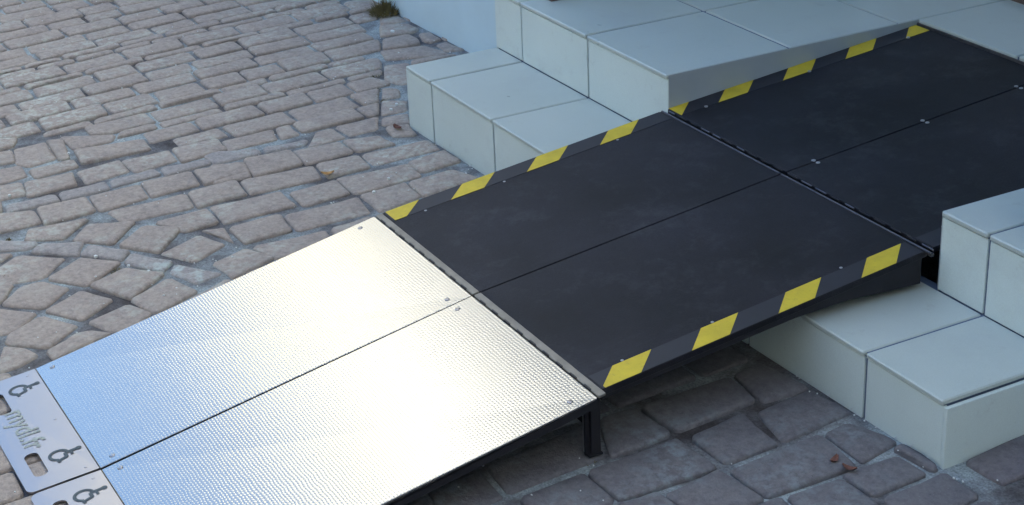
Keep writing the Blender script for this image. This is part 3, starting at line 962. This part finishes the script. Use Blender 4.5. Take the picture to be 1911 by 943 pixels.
def ramp_half(label, x0, x1, edge, side):
    t = thing('folding_ramp', ((x0 + x1) / 2, -1.28, 0.0), label, 'ramp', 'folding wheelchair ramp halves laid side by side')
    g = 0.0018
    ax0 = x0 + (g if edge == x1 else 0)
    ax1 = x1 - (g if edge == x0 else 0)
    bx1 = ax1 - (0.0155 if edge == x1 else 0)       # the mats stop short of the near edge
    if edge == x1:
        edge = bx1
    foot_plate(t, ax0 + (.002 if side < 0 else 0), ax1 - (.002 if side > 0 else 0))
    al = slab(ax0, ax1, (P0[0], P0[1]), P1, 0.006, 0.014, taper=(.002 if edge == x1 or side < 0 else 0, .002 if side > 0 else 0)).build('aluminium_panel', M['alu'], t)
    for sx, sy in ((ax0 + .024, P0[0] + .03), (ax1 - .024, P0[0] + .03), (ax0 + .022, P1[0] - .045), (ax1 - .024, P1[0] - .043)):
        screw(al, sx, (P0[0], P0[1] + .014 * (sx - RX0)), P1, sy, .0055, .0012, 'alu_flat')
    # side rails under the aluminium panel, tapering to the foot
    for rx in (ax0 + .001, ax1 - .007):
        za, zb = P0[1] - .006, P1[1] - .0065
        ys = P0[0] + .08
        zc = zline(ys, P0, P1) - .0065
        MB().add([(rx, ys, zc), (rx + .006, ys, zc), (rx + .006, P1[0], zb), (rx, P1[0], zb),
                  (rx, ys, zc - .008), (rx + .006, ys, zc - .008), (rx + .006, P1[0], zb - .016), (rx, P1[0], zb - .016)],
                 [(0, 1, 2, 3), (7, 6, 5, 4), (0, 4, 5, 1), (1, 5, 6, 2), (2, 6, 7, 3), (3, 7, 4, 0)]).build('side_rail', M['black'], t)
    # hinge between aluminium and first black panel, its leaf lies on the black panel's end
    hp = slab(ax0 + .001, ax1 - .001, (P1[0] + .003, P1[1] + .0012), (P1b[0], P1b[1] + .0012), 0.006).build('hinge', M['hinge'], t)
    n = 9
    for i in range(n):
        hx = ax0 + .04 + (ax1 - ax0 - .08) * i / (n - 1)
        MB().box(hx - .011, P1[0] + .0015, P1[1] - .002, hx + .011, P1[0] + .0048, P1[1] + .0022).build('slot', M['dark'], hp)
    # first black panel
    m1 = slab(ax0, bx1, P1b, P2, 0.014).build('black_panel', M['rubber'], t)
    for rx in (ax0 + .002, bx1 - .010):
        a = (P1b[0], P1b[1] - .0145); b = (P2[0] - .012, P2[1] - .016)
        prof = [(a[0], .007), (-.05, .011), (.08, .022), (.17, .040), (b[0], .054)]
        mbx = MB()
        n_ = len(prof)
        vv = []
        for (yy, hh) in prof:
            zt = a[1] + (yy - a[0]) * (b[1] - a[1]) / (b[0] - a[0])
            vv += [(rx, yy, zt), (rx + .008, yy, zt), (rx + .008, yy, zt - hh), (rx, yy, zt - hh)]
        ff = [(0, 1, 2, 3), tuple(4 * (n_ - 1) + k for k in (3, 2, 1, 0))]
        for s_ in range(n_ - 1):
            for k in range(4):
                ff.append((4 * s_ + k, 4 * s_ + 4 + k, 4 * s_ + 4 + (k + 1) % 4, 4 * s_ + (k + 1) % 4))
        mbx.add(vv, ff).build('side_rail', M['black'], t)
    # second hinge
    hb = MB()
    k = (P2[1] - P1b[1]) / (P2[0] - P1b[0])
    hb.box(ax0 + .002, P2[0] - .0075, P2[1] - .003, ax1 - .002, P2[0] - .0035, P2[1] + .0022, .0008)
    h2 = hb.build('hinge', M['hinge_dark'], t)
    h2['label'] = 'thin worn hinge between the black panels'
    rk = random.Random(int(x0 * 100))
    n = 10
    for i in range(n):
        hx = ax0 + .025 + (ax1 - ax0 - .05) * i / (n - 1)
        L = rk.uniform(.012, .019)
        MB().box(hx - L, P2[0] + .0065, P2[1] - .002, hx + L, P2[0] + .0095, P2[1] + .0022, .001).build('knuckle', M['black'] if rk.random() < .45 else M['hinge_dark'], h2)
    MB().box(ax0 + .003, P2[0] - .0015, P2[1] - .010, ax1 - .003, P2[0] + .0055, P2[1] - .004).build('hinge_gap', M['dark'], t)
    # second black panel
    a2 = (P2[0] + .0125, zline(P2[0] + .0125, P2, P3))
    m2 = slab(ax0, bx1, a2, P3, 0.012).build('black_panel', M['rubber'], t)
    MB().box(ax0, P3[0] + .0005, P3[1] - .014, ax1, Y3 - .0005, P3[1] + .006).build('end_strip', M['hinge_dark'], t)
    # edge tape: a slightly glossier black band with yellow patches on it
    wid = 0.054
    ex = edge + (.0006 if side > 0 else -.0006)
    for (pp, a, b, ystart, nn, c0, c1) in ((m1, P1b, P2, -0.527 if side > 0 else -0.479, 4, P1b[0] + .004, P2[0] - .012),
                                   (m2, a2, P3, 0.197, 5 if side > 0 else 0, a2[0] + .003, P3[0] - .004)):
        xa, xb = (ex, ex + wid) if side > 0 else (ex - wid, ex)
        MB().prism([(xa, c0, zline(c0, a, b) + .0007), (xb, c0, zline(c0, a, b) + .0007), (xb, c1, zline(c1, a, b) + .0007), (xa, c1, zline(c1, a, b) + .0007)], (0, 0, -.0006)).build('edge_tape', M['tape'], pp)
        for q in range(nn):
            stripe(pp, ex, side, ystart + q * (0.194 if pp is m1 else 0.188), a, b, wid=wid, cut0=c0 + (.004 if pp is m1 else 0), cut1=c1)
    for sy in (-.399, -.2, .10):
        screw(m1, edge + side * .0595, P1b, P2, sy, .0032, .0012)
    for sy in (.350, .652, .957):
        screw(m2, edge + side * .054, a2, P3, sy, .0045, .0018, lift=.001)
    for sy in (.352, .655, .930):
        screw(m2, (x1 - .006 if edge == x0 else x0 + .010), a2, P3, sy, .0048, .0018)
    # folding legs under the first hinge
    for lx in ((ax0 + .03), (ax1 - .094)):
        zt_ = P1[1] - .012
        zb_ = gz(lx, -.49) + .004
        lg = MB().box(lx, -.492, zt_ - .075, lx + .060, -.488, zt_).box(lx + .058, -.506, zb_, lx + .062, -.480, zt_).build('leg', M['black'], t)
        MB().box(lx + .0625, -.4975, zb_ + .001, lx + .070, -.478, zt_ - .004).box(lx + .054, -.504, zb_, lx + .074, -.476, zb_ + .004).build('foot', M['black'], lg)
        MB().box(lx + .0505, -.5045, zb_ + .004, lx + .0565, -.4985, zt_ - .02).build('post', M['screw'], lg)
    # short support under the second hinge, standing on the first step
    for lx in ((ax0 + .01),) if side < 0 else ((ax0 + .01), (ax1 - .022)):
        MB().box(lx, .251, H1 + .001, lx + .010, .268, P2[1] - .0165).build('support', M['black'], t)
    return t
ramp_half('left half of the folding wheelchair ramp, its yellow stripes along the far edge', RX0, RXM, RX0, 1)
ramp_half('right half of the folding wheelchair ramp, its yellow stripes along the near edge', RXM, RX1, RX1, -1)

# ------------------------------------------------------------------ small stuff lying about
def leaf(name, x, y, z, L, W, ang, m, label, cat='leaf'):
    v, f = [], []
    n = 7
    ca, sa = math.cos(ang), math.sin(ang)
    for lay, dz in ((0, 0.0), (1, -.0006)):
        for i in range(n):
            t = i / (n - 1)
            w = W * math.sin(math.pi * (0.06 + 0.88 * t)) ** .8 / 2
            for s_ in (-1, 0, 1):
                px, py = (t - .5) * L, s_ * w
                pz = .004 + .006 * (2 * t - 1) ** 2 + abs(s_) * .003 + dz
                v.append((x + ca * px - sa * py, y + sa * px + ca * py, z + pz))
    for lay in (0, 1):
        b = lay * n * 3
        for i in range(n - 1):
            for c in (0, 1):
                q = (b + i * 3 + c, b + (i + 1) * 3 + c, b + (i + 1) * 3 + c + 1, b + i * 3 + c + 1)
                f.append(q if lay else q[::-1])
    o = mesh_obj(name, v, f, m, origin=(x, y, z))
    o['label'] = label
    o['category'] = cat
    return o
leaf('dry_leaf', .060, -.340, gz(.06, -.34), .034, .02, 1.2, M['leaf'], 'small orange dry leaf lying on the cobbles left of the ramp')
leaf('dry_leaf', 1.963, -.146, gz(1.963, -.146), .028, .013, .5, M['leaf_red'], 'curled red brown leaf on the dark cobbles right of the ramp')
leaf('dry_leaf', 1.925, -.150, gz(1.925, -.15), .025, .013, 2.0, M['leaf_red'], 'smaller brown leaf beside the curled one right of the ramp')
leaf('dry_leaf', -.14, -.045, gz(-.14, -.045), .035, .02, .2, M['leaf_red'], 'brown leaf scrap at the foot of the lowest step by its left end')

# moss and dirt in the joints: nobody could count it
def clump(mb, x, y, z, r, h, rr_, n=26, flat=1.0):
    for i in range(n):
        a = rr_.uniform(0, 2 * math.pi); d = r * math.sqrt(rr_.random())
        px, py = x + d * math.cos(a), y + d * math.sin(a) * flat
        hh = h * (1 - (d / r) ** 2) * rr_.uniform(.4, 1)
        b = rr_.uniform(0, 6.28); w = rr_.uniform(.001, .003)
        tx, ty = rr_.uniform(-.5, .5) * h, rr_.uniform(-.5, .5) * h
        mb.add([(px - w * math.cos(b), py - w * math.sin(b), z), (px + w * math.cos(b), py + w * math.sin(b), z), (px + tx, py + ty, z + hh),
                (px - w * math.sin(b), py + w * math.cos(b), z)], [(0, 1, 2), (1, 3, 2), (3, 0, 2)])
rw = random.Random(3)
wb = MB()
clump(wb, -1.20, .405, gz(-1.2, .4), .055, .07, rw, 420)
w_ = wb.build('weed', M['weed'])
w_['label'] = 'dried yellow brown weed tuft at the foot of the blue wall'
w_['category'] = 'weed'
ms = MB()
MOSS = [(.235, -1.06), (.185, -1.12), (.06, -.98), (.30, -.98), (-.16, -1.30), (.40, -1.13), (.33, -1.2), (-.13, -.02), (.02, -.02), (-.5, .06), (-.62, .1), (-.40, .03), (1.66, -.5), (.0, -.93), (-.33, -1.0), (.12, -.86), (.17, -1.2), (-.05, -1.15)]
for mx, my in MOSS:
    clump(ms, mx, my, gz(mx, my) - .010, rw.uniform(.012, .028), .012, rw, 70)
mo = ms.build('moss', M['weed'])
mo['kind'] = 'stuff'
mo['label'] = 'bits of brown green moss in the cobble joints'
# pale chips and grit scattered on the paving
gb = MB()
def chip(x, y, r, rr_, lift=0.0):
    z = gz(x, y) + lift
    pts = [(x + r * rr_.uniform(.6, 1.2) * math.cos(a), y + r * rr_.uniform(.5, 1.1) * math.sin(a), z + r * .45) for a in (0.2, 1.5, 2.9, 4.3, 5.4)]
    gb.prism(pts, (0, 0, -r * .9))
for x_, y_, r_ in ((-.333, -1.076, .005), (-.545, -.86, .005), (-.53, -.83, .004), (.18, -.22, .006), (.24, -.29, .006), (.30, -.95, .005), (.36, -.92, .005), (.20, -1.0, .006), (-.98, .33, .009), (-.33, .04, .007), (-.30, .01, .006)):
    chip(x_, y_, r_, rw, .001)
for i in range(1120):
    x_, y_ = rw.uniform(-2.5, 3.2), rw.uniform(-1.6, .4)
    if i > 1000:
        x_, y_ = rw.uniform(-.3, 2.6), -abs(rw.gauss(0, .012)) - .002
    if mnoise.noise(Vector((x_ * 3, y_ * 3, 0))) > -.15:
        chip(x_, y_, rw.choice([.0015, .002, .002, .0028]), rw, rw.choice([0, .001, -.004]))
go = gb.build('grit', M['bit'])
go['kind'] = 'stuff'
go['label'] = 'scattered pale grit and chips on the cobbles'
